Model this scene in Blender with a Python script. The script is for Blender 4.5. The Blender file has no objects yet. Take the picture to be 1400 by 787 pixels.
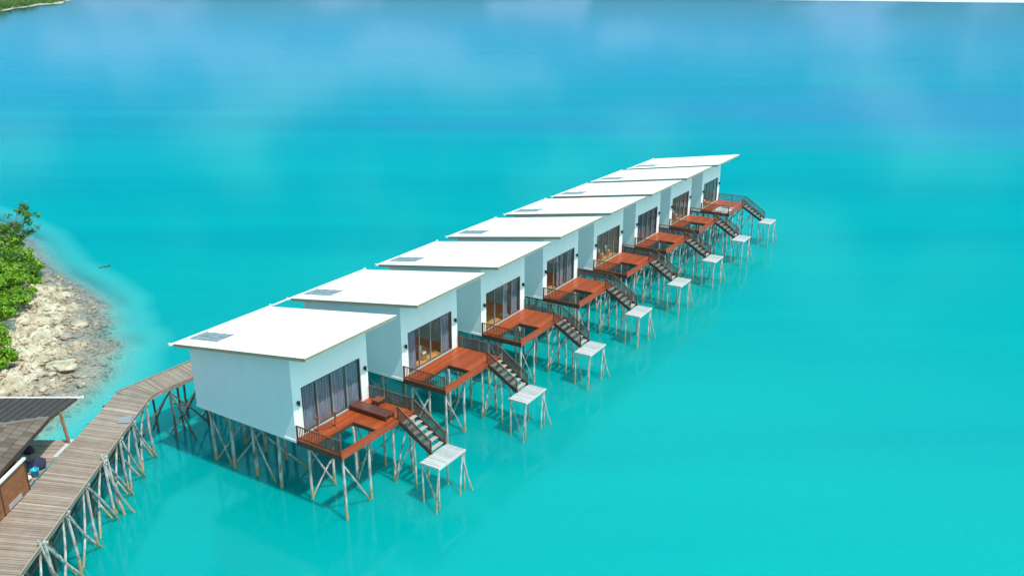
import bpy, bmesh, math, random
import numpy as np
from mathutils import Vector, Matrix, noise
R = math.radians
random.seed(7)
S = bpy.context.scene
COL = S.collection

# ------------------------------------------------------------------ helpers
class MB:
    """collects faces, built as one mesh object"""
    def __init__(s): s.v = []; s.f = []; s.mi = []; s.cur = 0
    def add(s, vs, fs):
        o = len(s.v); s.v += [tuple(p) for p in vs]
        for f in fs: s.f.append(tuple(o + i for i in f)); s.mi.append(s.cur)
    def box(s, x0, x1, y0, y1, z0, z1):
        s.add([(x0,y0,z0),(x1,y0,z0),(x1,y1,z0),(x0,y1,z0),(x0,y0,z1),(x1,y0,z1),(x1,y1,z1),(x0,y1,z1)],
              [(0,3,2,1),(4,5,6,7),(0,1,5,4),(1,2,6,5),(2,3,7,6),(3,0,4,7)])
    def prism(s, pts, y0, y1):                       # outline in xz, extruded along y
        n = len(pts)
        s.add([(x,y0,z) for x,z in pts] + [(x,y1,z) for x,z in pts],
              [tuple(range(n)), tuple(range(2*n-1, n-1, -1))] + [((i+1)%n, i, n+i, n+(i+1)%n) for i in range(n)])
    def slab(s, pts, z0, z1):                        # outline in xy, extruded along z
        n = len(pts)
        s.add([(x,y,z0) for x,y in pts] + [(x,y,z1) for x,y in pts],
              [tuple(range(n-1,-1,-1)), tuple(range(n,2*n))] + [(i,(i+1)%n, n+(i+1)%n, n+i) for i in range(n)])
    def beam(s, a, b, w, h):                          # square bar, w across, h in height
        a = Vector(a); b = Vector(b); d = (b-a).normalized()
        up = Vector((0,0,1)) if abs(d.z) < .95 else Vector((0,1,0))
        sx = d.cross(up).normalized(); sz = sx.cross(d).normalized()
        c = [(-w/2,-h/2),(w/2,-h/2),(w/2,h/2),(-w/2,h/2)]
        s.add([a + sx*p + sz*q for p,q in c] + [b + sx*p + sz*q for p,q in c],
              [(0,1,2,3),(7,6,5,4),(1,0,4,5),(2,1,5,6),(3,2,6,7),(0,3,7,4)])
    def pole(s, a, b, r0, r1, n=7, bend=0.0, seg=4, seed=0):   # slightly crooked round pole
        a = Vector(a); b = Vector(b); d = (b-a).normalized()
        up = Vector((0,0,1)) if abs(d.z) < .9 else Vector((0,1,0))
        sx = d.cross(up).normalized(); sy = d.cross(sx).normalized()
        rr = random.Random(seed); ph = rr.random()*6.28
        rings = []
        for k in range(seg+1):
            t = k/seg; p = a.lerp(b, t); r = r0 + (r1-r0)*t
            r *= 1 + rr.uniform(-.07,.07)
            o = math.sin(t*math.pi)*bend
            p = p + sx*(o*math.cos(ph)) + sy*(o*math.sin(ph))
            rings.append([p + sx*(r*math.cos(6.2832*i/n)) + sy*(r*math.sin(6.2832*i/n)) for i in range(n)])
        vs = [q for ring in rings for q in ring]; fs = []
        for k in range(seg):
            for i in range(n):
                j = (i+1) % n
                fs.append((k*n+i, k*n+j, (k+1)*n+j, (k+1)*n+i))
        fs.append(tuple(range(n-1,-1,-1))); fs.append(tuple(seg*n+i for i in range(n)))
        s.add(vs, fs)
    def lathe(s, prof, n=16, c=(0,0,0)):
        vs = [(c[0]+r*math.cos(6.2832*i/n), c[1]+r*math.sin(6.2832*i/n), c[2]+z) for r,z in prof for i in range(n)]
        fs = [(k*n+i, k*n+(i+1)%n, (k+1)*n+(i+1)%n, (k+1)*n+i) for k in range(len(prof)-1) for i in range(n)]
        s.add(vs, fs)
    def build(s, name, mat, parent=None, smooth=False, recalc=True):
        me = bpy.data.meshes.new(name); me.from_pydata(s.v, [], s.f)
        for m in (mat if isinstance(mat, (list,tuple)) else [mat]): me.materials.append(m)
        if any(s.mi): me.polygons.foreach_set('material_index', s.mi)
        if recalc:
            bm = bmesh.new(); bm.from_mesh(me); bmesh.ops.recalc_face_normals(bm, faces=bm.faces); bm.to_mesh(me); bm.free()
        if smooth: me.polygons.foreach_set('use_smooth', [True]*len(me.polygons))
        me.update()
        o = bpy.data.objects.new(name, me); COL.objects.link(o)
        if parent: o.parent = parent
        return o

def tag(o, label=None, cat=None, group=None, kind=None):
    if label: o['label'] = label
    if cat: o['category'] = cat
    if group: o['group'] = group
    if kind: o['kind'] = kind
    return o
def empty(name, loc, rz=0):
    o = bpy.data.objects.new(name, None); COL.objects.link(o)
    o.location = loc; o.rotation_euler = (0,0,rz); o.empty_display_size = .5
    return o
def copy_tree(o, parent=None):
    c = o.copy(); COL.objects.link(c); c.parent = parent
    for k in list(o.children): copy_tree(k, c)
    return c

# ------------------------------------------------------------------ materials
def new_mat(name):
    m = bpy.data.materials.new(name); m.use_nodes = True
    nt = m.node_tree; b = nt.nodes['Principled BSDF']
    return m, nt, b
def N(nt, t, **kw):
    n = nt.nodes.new(t)
    for k, v in kw.items(): setattr(n, k, v)
    return n
def ramp(nt, src, stops):
    r = N(nt, 'ShaderNodeValToRGB'); e = r.color_ramp.elements
    while len(e) < len(stops): e.new(.5)
    for k, (p, c) in enumerate(stops): e[k].position = p; e[k].color = (*c, 1)
    nt.links.new(src, r.inputs[0]); return r.outputs[0]
def coords(nt, scale=(1,1,1), kind='Object', rot=(0,0,0)):
    t = N(nt, 'ShaderNodeTexCoord'); mp = N(nt, 'ShaderNodeMapping')
    mp.inputs['Scale'].default_value = scale; mp.inputs['Rotation'].default_value = rot
    nt.links.new(t.outputs[kind], mp.inputs[0]); return mp.outputs[0]
def noise_tex(nt, vec, scale, detail=4, rough=.6):
    n = N(nt, 'ShaderNodeTexNoise'); n.inputs['Scale'].default_value = scale
    n.inputs['Detail'].default_value = detail; n.inputs['Roughness'].default_value = rough
    if vec is not None: nt.links.new(vec, n.inputs['Vector'])
    return n.outputs[0]
def bump(nt, b, h, strength=.3, dist=.02):
    n = N(nt, 'ShaderNodeBump'); n.inputs['Strength'].default_value = strength; n.inputs['Distance'].default_value = dist
    nt.links.new(h, n.inputs['Height']); nt.links.new(n.outputs[0], b.inputs['Normal'])
def mixc(nt, f, a, b, mode='MIX'):
    m = N(nt, 'ShaderNodeMix'); m.data_type = 'RGBA'; m.blend_type = mode
    for s, v in ((m.inputs[0], f), (m.inputs[6], a), (m.inputs[7], b)):
        if isinstance(v, (int, float)): s.default_value = v
        elif isinstance(v, tuple): s.default_value = (*v, 1)
        else: nt.links.new(v, s)
    return m.outputs[2]
def simple(name, c, c2=None, scale=3, stretch=(1,1,1), rough=.6, bmp=.15, metallic=0, island=0.0, detail=4):
    m, nt, b = new_mat(name)
    c2 = c2 or tuple(x*.8 for x in c)
    v = coords(nt, stretch)
    n = noise_tex(nt, v, scale, detail)
    col = ramp(nt, n, [(.3, c2), (.7, c)])
    if island:
        g = N(nt, 'ShaderNodeNewGeometry')
        k = ramp(nt, g.outputs['Random Per Island'], [(0, (1-island,)*3), (1, (1+island*.35,)*3)])
        col = mixc(nt, 1.0, col, k, 'MULTIPLY')
    nt.links.new(col, b.inputs['Base Color'])
    b.inputs['Roughness'].default_value = rough; b.inputs['Metallic'].default_value = metallic
    if bmp: bump(nt, b, n, bmp)
    return m
M = {}
M['wall'] = simple('white_render', (.86,.88,.88), (.81,.84,.85), 1.1, (1,1,.35), .75, .06)
M['roof'] = simple('white_metal_roofing', (.86,.86,.85), (.78,.78,.77), .8, (.3,1,1), .4, 0)
M['fascia'] = simple('fascia_board', (.42,.33,.21), (.34,.26,.17), 2, (1,1,1), .7)
M['soffit'] = simple('soffit_board', (.62,.62,.6), None, 2)
M['hatch'] = simple('translucent_roof_panel', (.42,.45,.45), (.13,.16,.18), 1.6, (1,4,1), .35, .1)
M['deck'] = simple('oiled_red_decking', (.43,.085,.022), (.29,.052,.015), 2.2, (8,1,1), .38, .08, island=.28)
M['deck'].node_tree.nodes['Principled BSDF'].inputs['Specular IOR Level'].default_value = .3
M['deckedge'] = simple('red_edge_board', (.42,.085,.03), (.30,.055,.02), 2, (8,1,1), .45, .08)
M['rail'] = simple('dark_railing_timber', (.17,.070,.038), (.10,.042,.026), 4, (1,1,1), .5, .1)
M['dark'] = simple('dark_beam_timber', (.085,.045,.030), (.05,.028,.02), 3, (1,1,1), .6)
M['tread'] = simple('weathered_grey_tread', (.50,.44,.40), (.36,.30,.27), 4, (1,6,1), .7, .2, island=.15)
M['slat'] = simple('bleached_slat_timber', (.62,.60,.59), (.46,.43,.42), 3, (1,6,1), .75, .2, island=.22)
M['frame'] = simple('bronze_window_frame', (.10,.085,.07), None, 3, (1,1,1), .4, 0)
M['mullion'] = simple('grey_mullion', (.30,.29,.27), None, 3, (1,1,1), .4, 0)
M['lamp'] = simple('black_lamp_metal', (.015,.015,.017), None, 3, (1,1,1), .4, 0)
M['curtain'] = simple('blue_grey_curtain', (.30,.33,.40), (.13,.16,.23), 2.5, (1,5,.3), .85, 0)
M['curtain_dark'] = simple('slate_curtain', (.15,.17,.21), (.09,.10,.14), 2.5, (1,5,.3), .85, 0)
M['floor_in'] = simple('orange_wood_floor', (.85,.43,.12), (.68,.32,.08), 3, (1,6,1), .4, 0)
M['wood_in'] = simple('brown_panelled_wall', (.20,.09,.045), (.13,.06,.03), 2, (1,6,1), .6, 0)
M['wicker'] = simple('wicker_weave', (.50,.32,.18), (.28,.16,.08), 30, (1,1,1), .7, .4)
M['cushion'] = simple('cream_cushion', (.78,.76,.68), None, 6, (1,1,1), .9)
M['furn'] = simple('dark_mahogany', (.15,.045,.030), (.09,.03,.022), 3, (1,6,1), .38, .1, island=.2)
M['bench'] = simple('reddish_bench_timber', (.26,.075,.04), (.17,.045,.03), 3, (6,1,1), .4, .1)
M['rackwood'] = simple('red_brown_rack', (.30,.09,.045), (.2,.06,.03), 5, (1,1,1), .5)
M['net'] = simple('white_rope', (.80,.80,.78), None, 5, (1,1,1), .9, 0)
M['gutter'] = simple('white_pipe', (.82,.83,.84), None, 3, (1,1,1), .35, 0)

def add_streaks(m, amt):
    nt = m.node_tree; b = nt.nodes['Principled BSDF']; src = b.inputs['Base Color'].links[0].from_socket
    n = noise_tex(nt, coords(nt, (2.2,2.2,.16)), 1.6, 5, .65)
    nt.links.new(mixc(nt, amt, src, ramp(nt, n, [(.34,(.72,.74,.72)), (.52,(1,1,1))]), 'MULTIPLY'), b.inputs['Base Color'])
add_streaks(M['wall'], .06)
def pile_mat():
    m, nt, b = new_mat('weathered_pile')
    v = coords(nt, (1,1,.35)); n = noise_tex(nt, v, 5, 5)
    col = ramp(nt, n, [(.30, (.12,.10,.08)), (.45, (.35,.33,.30)), (.62, (.58,.57,.54))])
    g = N(nt, 'ShaderNodeNewGeometry'); sp = N(nt, 'ShaderNodeSeparateXYZ'); nt.links.new(g.outputs['Position'], sp.inputs[0])
    n2 = noise_tex(nt, v, 2.5, 3)
    ad = N(nt, 'ShaderNodeMath', operation='MULTIPLY_ADD'); nt.links.new(n2, ad.inputs[0]); ad.inputs[1].default_value = -.9
    nt.links.new(sp.outputs[2], ad.inputs[2])                     # height above water minus noise: the tidal crust
    fac = ramp(nt, ad.outputs[0], [(0.0, (1,1,1)), (.22, (0,0,0))])
    col = mixc(nt, fac, col, (.37,.30,.16))
    nt.links.new(col, b.inputs['Base Color']); b.inputs['Roughness'].default_value = .8
    bump(nt, b, n, .5, .03)
    return m
M['pile'] = pile_mat()
M['pile_dark'] = simple('shaded_old_timber', (.20,.17,.13), (.10,.085,.07), 4, (1,1,.4), .8, .3)  # pile timber with the shade under walkway and hut put into its colour

def plank_mat():
    m, nt, b = new_mat('weathered_boardwalk_planks')
    g = N(nt, 'ShaderNodeNewGeometry')
    v = coords(nt, (1.2,1.2,1)); n = noise_tex(nt, v, 1.0, 6, .7); n2 = noise_tex(nt, coords(nt, (1,9,1)), 3, 4)
    col = ramp(nt, g.outputs['Random Per Island'], [(0,(.29,.205,.16)), (.5,(.335,.247,.197)), (.9,(.38,.29,.235)), (1,(.47,.38,.32))])
    col = mixc(nt, .6, col, ramp(nt, n, [(.3,(.68,.64,.62)), (.62,(1.05,1.03,1.02))]), 'MULTIPLY')
    col = mixc(nt, .45, col, ramp(nt, n2, [(.35,(.7,.68,.66)), (.65,(1.1,1.1,1.1))]), 'MULTIPLY')
    nt.links.new(col, b.inputs['Base Color']); b.inputs['Roughness'].default_value = .85
    bump(nt, b, n2, .4, .02)
    return m
M['plank'] = plank_mat()

def glass_mat():
    m, nt, b = new_mat('door_glass'); nt.nodes.remove(b)
    out = nt.nodes['Material Output']
    gl = N(nt, 'ShaderNodeBsdfGlossy'); gl.inputs['Roughness'].default_value = .02
    tr = N(nt, 'ShaderNodeBsdfTransparent'); tr.inputs[0].default_value = (.94,.965,.97,1)
    g = N(nt, 'ShaderNodeNewGeometry'); dp = N(nt, 'ShaderNodeVectorMath', operation='DOT_PRODUCT')   # Schlick reflectance, the same from both faces
    nt.links.new(g.outputs['Incoming'], dp.inputs[0]); nt.links.new(g.outputs['Normal'], dp.inputs[1])
    ab = N(nt, 'ShaderNodeMath', operation='ABSOLUTE'); nt.links.new(dp.outputs['Value'], ab.inputs[0])
    om = N(nt, 'ShaderNodeMath', operation='SUBTRACT'); om.inputs[0].default_value = 1; nt.links.new(ab.outputs[0], om.inputs[1])
    pw = N(nt, 'ShaderNodeMath', operation='POWER'); nt.links.new(om.outputs[0], pw.inputs[0]); pw.inputs[1].default_value = 5
    fr = N(nt, 'ShaderNodeMath', operation='MULTIPLY_ADD'); nt.links.new(pw.outputs[0], fr.inputs[0]); fr.inputs[1].default_value = .95; fr.inputs[2].default_value = .045
    mx = N(nt, 'ShaderNodeMixShader')
    nt.links.new(fr.outputs[0], mx.inputs[0]); nt.links.new(tr.outputs[0], mx.inputs[1]); nt.links.new(gl.outputs[0], mx.inputs[2])
    nt.links.new(mx.outputs[0], out.inputs[0])
    return m
M['glass'] = glass_mat()

# ------------------------------------------------------------------ camera (solved from the photograph)
DZ = 4.1                                                     # deck height above the water
cam = bpy.data.cameras.new('camera'); co = bpy.data.objects.new('camera', cam); COL.objects.link(co)
co.location = (0, 0, 22.83 + DZ); co.rotation_euler = (R(90-19.061), 0, 0)
cam.sensor_width = 36; cam.lens = 1154.05/1400*36; cam.clip_start = .5; cam.clip_end = 60000
S.camera = co

# ------------------------------------------------------------------ light and sky
sd = Vector((.742, -.70, 1.95)).normalized()                # towards the sun
sun = bpy.data.lights.new('sun', 'SUN'); so = bpy.data.objects.new('sun', sun); COL.objects.link(so)
sun.energy = 4.2; sun.angle = R(.55); sun.color = (1, .94, .87)
so.rotation_euler = sd.to_track_quat('Z', 'Y').to_euler(); so.location = sd*200
w = bpy.data.worlds.new('World'); S.world = w; w.use_nodes = True
nt = w.node_tree; bg = nt.nodes['Background']
sky = N(nt, 'ShaderNodeTexSky', sky_type='NISHITA'); sky.sun_disc = False
sky.sun_elevation = math.asin(sd.z); sky.sun_rotation = math.atan2(sd.x, sd.y)
sky.altitude = 30; sky.air_density = 1.0; sky.dust_density = .6; sky.ozone_density = 1.5
tc = N(nt, 'ShaderNodeTexCoord'); sp = N(nt, 'ShaderNodeSeparateXYZ'); nt.links.new(tc.outputs['Generated'], sp.inputs[0])
zz = N(nt, 'ShaderNodeMath', operation='ADD'); nt.links.new(sp.outputs[2], zz.inputs[0]); zz.inputs[1].default_value = .32
za = N(nt, 'ShaderNodeMath', operation='MAXIMUM'); nt.links.new(zz.outputs[0], za.inputs[0]); za.inputs[1].default_value = .05
dv = N(nt, 'ShaderNodeVectorMath', operation='DIVIDE'); cb = N(nt, 'ShaderNodeCombineXYZ')
for k in range(3): nt.links.new(za.outputs[0], cb.inputs[k])
nt.links.new(tc.outputs['Generated'], dv.inputs[0]); nt.links.new(cb.outputs[0], dv.inputs[1])
cn = noise_tex(nt, dv.outputs[0], 2.6, 4, .5)
cl = ramp(nt, cn, [(.51, (0,0,0)), (.59, (.50,.50,.50))])
tint = ramp(nt, sp.outputs[2], [(0, (.17,.60,1.10)), (.06, (.14,.56,1.04)), (.11, (.10,.52,.92)), (.20, (.02,.78,1.0)), (.42, (.08,.95,1.0)), (1, (.45,.75,.85))])
nf = N(nt, 'ShaderNodeMapRange', interpolation_type='SMOOTHSTEP'); nt.links.new(sp.outputs[1], nf.inputs[0]); nf.inputs[1].default_value = -.2; nf.inputs[2].default_value = .35
tint = mixc(nt, nf.outputs[0], (.52,.61,.73), tint)          # bluest towards the north
skc = mixc(nt, 1.0, sky.outputs[0], tint, 'MULTIPLY')
ccol = ramp(nt, sp.outputs[2], [(.03, (.24,.46,.70)), (.11, (.24,.50,.70)), (.17, (.10,.56,.70)), (.5, (.12,.76,.86))])
ccs = mixc(nt, 1.0, ccol, (10.5,10.5,10.5), 'MULTIPLY')
hi = N(nt, 'ShaderNodeMapRange', interpolation_type='SMOOTHSTEP'); nt.links.new(sp.outputs[2], hi.inputs[0])   # bright haze bank high in the north
hi.inputs[1].default_value = .28; hi.inputs[2].default_value = .50
no = N(nt, 'ShaderNodeMapRange', interpolation_type='SMOOTHSTEP'); nt.links.new(sp.outputs[1], no.inputs[0]); no.inputs[1].default_value = .1; no.inputs[2].default_value = .55
hm = N(nt, 'ShaderNodeMath', operation='MULTIPLY'); nt.links.new(hi.outputs[0], hm.inputs[0]); nt.links.new(no.outputs[0], hm.inputs[1])
mk = N(nt, 'ShaderNodeMath', operation='MAXIMUM'); nt.links.new(cl, mk.inputs[0]); nt.links.new(hm.outputs[0], mk.inputs[1])
col = mixc(nt, mk.outputs[0], skc, ccs)
ea = N(nt, 'ShaderNodeVectorMath', operation='DOT_PRODUCT'); nt.links.new(tc.outputs['Generated'], ea.inputs[0]); ea.inputs[1].default_value = (.80,-.50,.33)
em = N(nt, 'ShaderNodeMapRange', interpolation_type='SMOOTHSTEP'); nt.links.new(ea.outputs['Value'], em.inputs[0]); em.inputs[1].default_value = .30; em.inputs[2].default_value = .88
col = mixc(nt, em.outputs[0], col, (7.6,10.6,11.2))         # unseen cloud bank added in the east to brighten the shaded villa fronts
nt.links.new(col, bg.inputs[0]); bg.inputs[1].default_value = .15

S.view_settings.view_transform = 'Standard'; S.view_settings.look = 'None'
S.view_settings.exposure = 0.0; S.view_settings.gamma = 1
S.cycles.max_bounces = 8; S.cycles.transparent_max_bounces = 12; S.cycles.use_denoising = True
S.cycles.caustics_reflective = False; S.cycles.caustics_refractive = False

# ------------------------------------------------------------------ shore, seabed, water
SH = [(-42,-60),(-41,0),(-38.5,20),(-36.5,35),(-35.2,48),(-34.2,54.5),(-34.2,57.5),(-35.7,60),(-35.5,62.4),(-38.2,64.5),(-38.4,67.5),(-39.8,69.5),(-40.4,72.1),
      (-43.9,76.5),(-50.5,83.5),(-58,94.5),(-68,104),(-85,115),(-120,128),(-200,150),(-500,220)]
def shore_d(X, Y):
    """signed distance to the waterline, positive inland"""
    best = np.full(X.shape, 1e9); sgn = np.ones(X.shape)
    for (x0,y0),(x1,y1) in zip(SH[:-1], SH[1:]):
        dx, dy = x1-x0, y1-y0; L2 = dx*dx+dy*dy
        t = np.clip(((X-x0)*dx+(Y-y0)*dy)/L2, 0, 1)
        d = np.hypot(X-(x0+t*dx), Y-(y0+t*dy))
        s = np.sign(dx*(Y-y0)-dy*(X-x0))
        m = d < best-1e-9
        best = np.where(m, d, best); sgn = np.where(m, s, sgn)
    return best*sgn
def fr(x, y, s, o=4): return noise.fractal(Vector((x*s, y*s, 3.7)), .9, 2.1, o)
def shelf(y):                                               # width of the shallow rock shelf
    return float(np.interp(y, [0, 40, 50, 58, 66, 75, 85, 95, 140], [3.4, 3.4, 3.3, 3.0, 3.1, 2.3, 1.6, 1.0, 1.0]))
def height(x, y, d):
    n1 = fr(x, y, .33); n2 = fr(x+40, y, 1.1, 5)
    q = noise.noise(Vector((x*.9, y*.55, 9.)))
    if d > 0:
        h = .05 + min(d, 9)*.12 + max(0, min(d-9, 40))*.05
        k = min(1, .45+d/3); n3 = fr(x*1.0, y*1.6+9, 2.3, 4)
        h += k*(.34*n1 + .34*n2 + .13*n3) + .40*k*(.35-abs(q)) + .22*k*max(-.5, min(.5, 3*noise.noise(Vector((x*.55, y*1.1, 4.)))))
        return h
    e = -d; sw = shelf(y)
    h = -.05 - e*.07 - max(0, e-sw)*.34
    a = max(0, 1-e/(sw*1.8))
    h += a*(.15*n1 + .22*n2 + .2*max(0, q))
    return max(h, -2.7 + .1*n1)
def axis(lo, hi, fine0, fine1, f, growth=1.18):
    a = list(np.arange(fine0, fine1+1e-6, f)); s = f
    while a[-1] < hi: s *= growth; a.append(a[-1]+s)
    s = f
    while a[0] > lo: s *= growth; a.insert(0, a[0]-s)
    return np.array(a)
def grid_obj(name, xs, ys, zf, mat, depth=False, smooth=True):
    X, Y = np.meshgrid(xs, ys); D = shore_d(X, Y)
    nx, ny = len(xs), len(ys)
    H = np.array([[height(float(X[j,i]), float(Y[j,i]), float(D[j,i])) if abs(D[j,i]) < 60 and Y[j,i] < 400 else (-2.7 if D[j,i] < 0 else 2.5) for i in range(nx)] for j in range(ny)])
    H = np.where((Y > 400), -2.7, H)
    Z = zf(H)
    co_ = np.stack([X, Y, Z], -1).reshape(-1, 3)
    idx = np.arange(nx*ny).reshape(ny, nx)
    q = np.stack([idx[:-1,:-1], idx[:-1,1:], idx[1:,1:], idx[1:,:-1]], -1).reshape(-1, 4)
    me = bpy.data.meshes.new(name); me.from_pydata(co_.tolist(), [], q.tolist())
    me.materials.append(mat)
    if smooth: me.polygons.foreach_set('use_smooth', [True]*len(me.polygons))
    if depth:
        a = me.attributes.new('depth', 'FLOAT', 'POINT'); a.data.foreach_set('value', np.clip(-H, -1, 3).reshape(-1).astype(np.float32))
    o = bpy.data.objects.new(name, me); COL.objects.link(o); return o

def rock_mat():
    m, nt, b = new_mat('pale_limestone')
    v = coords(nt); n = noise_tex(nt, v, .55, 8, .68); n2 = noise_tex(nt, v, 3.1, 6, .7)
    vo = N(nt, 'ShaderNodeTexVoronoi', feature='DISTANCE_TO_EDGE'); vo.inputs['Scale'].default_value = 1.3; nt.links.new(v, vo.inputs[0])
    col = ramp(nt, n, [(.30,(.26,.20,.13)), (.42,(.50,.41,.285)), (.53,(.66,.575,.43)), (.70,(.78,.71,.58))])
    col = mixc(nt, .7, col, ramp(nt, n2, [(.36,(.36,.32,.29)), (.44,(.90,.88,.86)), (.7,(1.12,1.1,1.08))]), 'MULTIPLY')
    g = N(nt, 'ShaderNodeNewGeometry'); s2 = N(nt, 'ShaderNodeSeparateXYZ'); nt.links.new(g.outputs['Position'], s2.inputs[0])
    wet = ramp(nt, s2.outputs[2], [(.0,(.80,.75,.75)), (.05,(.66,.60,.58)), (.25,(1,1,1))])
    col = mixc(nt, 1.0, col, wet, 'MULTIPLY')
    deep = N(nt, 'ShaderNodeMapRange'); nt.links.new(s2.outputs[2], deep.inputs[0])
    deep.inputs[1].default_value = -.45; deep.inputs[2].default_value = -1.15
    col = mixc(nt, deep.outputs[0], col, (.78,.77,.70))        # sand beyond the rocks
    nt.links.new(col, b.inputs['Base Color']); b.inputs['Roughness'].default_value = .9
    bump(nt, b, n2, 1.0, .22)
    return m
M['rock'] = rock_mat()
xs = axis(-420, 400, -56, -27, .2, 1.22); ys = axis(-60, 700, 44, 92, .24, 1.22)
seabed = grid_obj('seabed', xs, ys, lambda H: H, M['rock']); tag(seabed, kind='structure')

def water_mat():
    m, nt, b = new_mat('turquoise_lagoon_water'); nt.nodes.remove(b)
    out = nt.nodes['Material Output']
    at = N(nt, 'ShaderNodeAttribute', attribute_name='depth')
    v = coords(nt)
    # body colour of the milky lagoon, with broad sand / seagrass patches
    big = noise_tex(nt, coords(nt, (.35,1,1)), .006, 4, .5)
    mid = noise_tex(nt, coords(nt, (.5,1,1)), .03, 4, .55)
    body = ramp(nt, big, [(.3,(.0,.315,.325)), (.55,(.0,.332,.320)), (.75,(.0,.35,.312))])
    body = mixc(nt, .5, body, ramp(nt, mid, [(.3,(.9,.93,.97)), (.7,(1.0,1.05,1.0))]), 'MULTIPLY')
    cur = noise_tex(nt, coords(nt, (.0045,.045,1)), 1.0, 5, .6)      # current lines drawn out across the lagoon
    body = mixc(nt, .8, body, ramp(nt, cur, [(.36,(.86,.88,.93)), (.50,(1,1,1)), (.64,(1.12,1.10,1.05))]), 'MULTIPLY')
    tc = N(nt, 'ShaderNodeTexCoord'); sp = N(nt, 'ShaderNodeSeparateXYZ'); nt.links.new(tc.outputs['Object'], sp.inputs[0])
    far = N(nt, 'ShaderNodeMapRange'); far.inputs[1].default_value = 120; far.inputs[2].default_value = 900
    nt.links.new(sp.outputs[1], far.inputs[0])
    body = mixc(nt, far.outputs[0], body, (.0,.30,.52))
    # violet-blue patch, cloud shade and reflection painted in, beyond the row, to the right
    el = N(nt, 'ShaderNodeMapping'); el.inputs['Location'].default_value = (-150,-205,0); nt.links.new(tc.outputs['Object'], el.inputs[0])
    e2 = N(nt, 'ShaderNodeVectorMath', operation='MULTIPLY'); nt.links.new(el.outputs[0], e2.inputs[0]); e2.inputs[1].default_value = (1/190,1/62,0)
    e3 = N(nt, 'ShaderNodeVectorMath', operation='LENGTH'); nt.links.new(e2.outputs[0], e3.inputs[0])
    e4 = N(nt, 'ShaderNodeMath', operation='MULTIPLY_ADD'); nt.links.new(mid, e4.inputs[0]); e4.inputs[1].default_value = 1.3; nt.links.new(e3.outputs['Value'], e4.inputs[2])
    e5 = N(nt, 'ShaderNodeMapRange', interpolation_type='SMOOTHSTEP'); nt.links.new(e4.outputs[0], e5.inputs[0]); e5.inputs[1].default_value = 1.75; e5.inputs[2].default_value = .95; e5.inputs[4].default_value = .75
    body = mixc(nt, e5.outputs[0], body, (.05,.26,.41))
    # seagrass bands off the far shore, the wood's dark reflection painted in with them
    gv = coords(nt, (.0016,.0075,1)); gn = noise_tex(nt, gv, 1.0, 4, .6)
    gm = ramp(nt, gn, [(.50,(0,0,0)), (.58,(1,1,1))])
    mx_ = N(nt, 'ShaderNodeMapRange'); mx_.inputs[1].default_value = -520; mx_.inputs[2].default_value = -900; nt.links.new(sp.outputs[0], mx_.inputs[0])
    my_ = N(nt, 'ShaderNodeMapRange'); my_.inputs[1].default_value = 1250; my_.inputs[2].default_value = 1500; nt.links.new(sp.outputs[1], my_.inputs[0])
    g1 = N(nt, 'ShaderNodeMath', operation='MULTIPLY'); nt.links.new(mx_.outputs[0], g1.inputs[0]); nt.links.new(my_.outputs[0], g1.inputs[1])
    g2 = N(nt, 'ShaderNodeMath', operation='MULTIPLY'); nt.links.new(g1.outputs[0], g2.inputs[0]); nt.links.new(gm, g2.inputs[1])
    body = mixc(nt, g2.outputs[0], body, (.0,.13,.17))
    # opacity and tint from the depth of the bed below
    k = N(nt, 'ShaderNodeMapRange', interpolation_type='SMOOTHSTEP'); nt.links.new(at.outputs['Fac'], k.inputs[0])
    k.inputs[1].default_value = .12; k.inputs[2].default_value = 1.9; k.inputs[3].default_value = .02; k.inputs[4].default_value = .86
    tk = N(nt, 'ShaderNodeMapRange'); nt.links.new(at.outputs['Fac'], tk.inputs[0])
    tk.inputs[1].default_value = .2; tk.inputs[2].default_value = 1.9
    tint = mixc(nt, tk.outputs[0], (.93,.97,.98), (.30,.95,.95))
    pale = N(nt, 'ShaderNodeMapRange'); nt.links.new(at.outputs['Fac'], pale.inputs[0])
    pale.inputs[1].default_value = .5; pale.inputs[2].default_value = 2.35
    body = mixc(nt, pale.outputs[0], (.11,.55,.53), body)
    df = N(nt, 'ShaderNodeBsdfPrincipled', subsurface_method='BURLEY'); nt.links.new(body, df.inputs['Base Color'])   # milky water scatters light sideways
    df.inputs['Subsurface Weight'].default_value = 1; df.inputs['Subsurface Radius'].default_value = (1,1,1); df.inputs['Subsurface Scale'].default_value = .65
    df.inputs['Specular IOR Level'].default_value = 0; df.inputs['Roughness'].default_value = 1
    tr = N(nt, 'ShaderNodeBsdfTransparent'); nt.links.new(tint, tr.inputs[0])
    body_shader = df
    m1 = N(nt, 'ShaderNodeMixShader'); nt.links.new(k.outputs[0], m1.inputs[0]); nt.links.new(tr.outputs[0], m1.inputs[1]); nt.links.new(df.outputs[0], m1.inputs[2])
    # rippled surface
    r1 = noise_tex(nt, coords(nt, (.7,1,1), rot=(0,0,.4)), 3.6, 4, .65); r2 = noise_tex(nt, coords(nt, (.5,1,1)), .35, 3, .5)
    ad = N(nt, 'ShaderNodeMath', operation='MULTIPLY_ADD'); nt.links.new(r2, ad.inputs[0]); ad.inputs[1].default_value = 2.0; nt.links.new(r1, ad.inputs[2])
    bp = N(nt, 'ShaderNodeBump'); bp.inputs['Strength'].default_value = .35; bp.inputs['Distance'].default_value = .018
    nt.links.new(ad.outputs[0], bp.inputs['Height'])
    gl = N(nt, 'ShaderNodeBsdfGlossy'); nt.links.new(ramp(nt, cur, [(.40,(.015,.015,.015)), (.62,(.07,.07,.07))]), gl.inputs['Roughness']); nt.links.new(bp.outputs[0], gl.inputs['Normal'])
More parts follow.
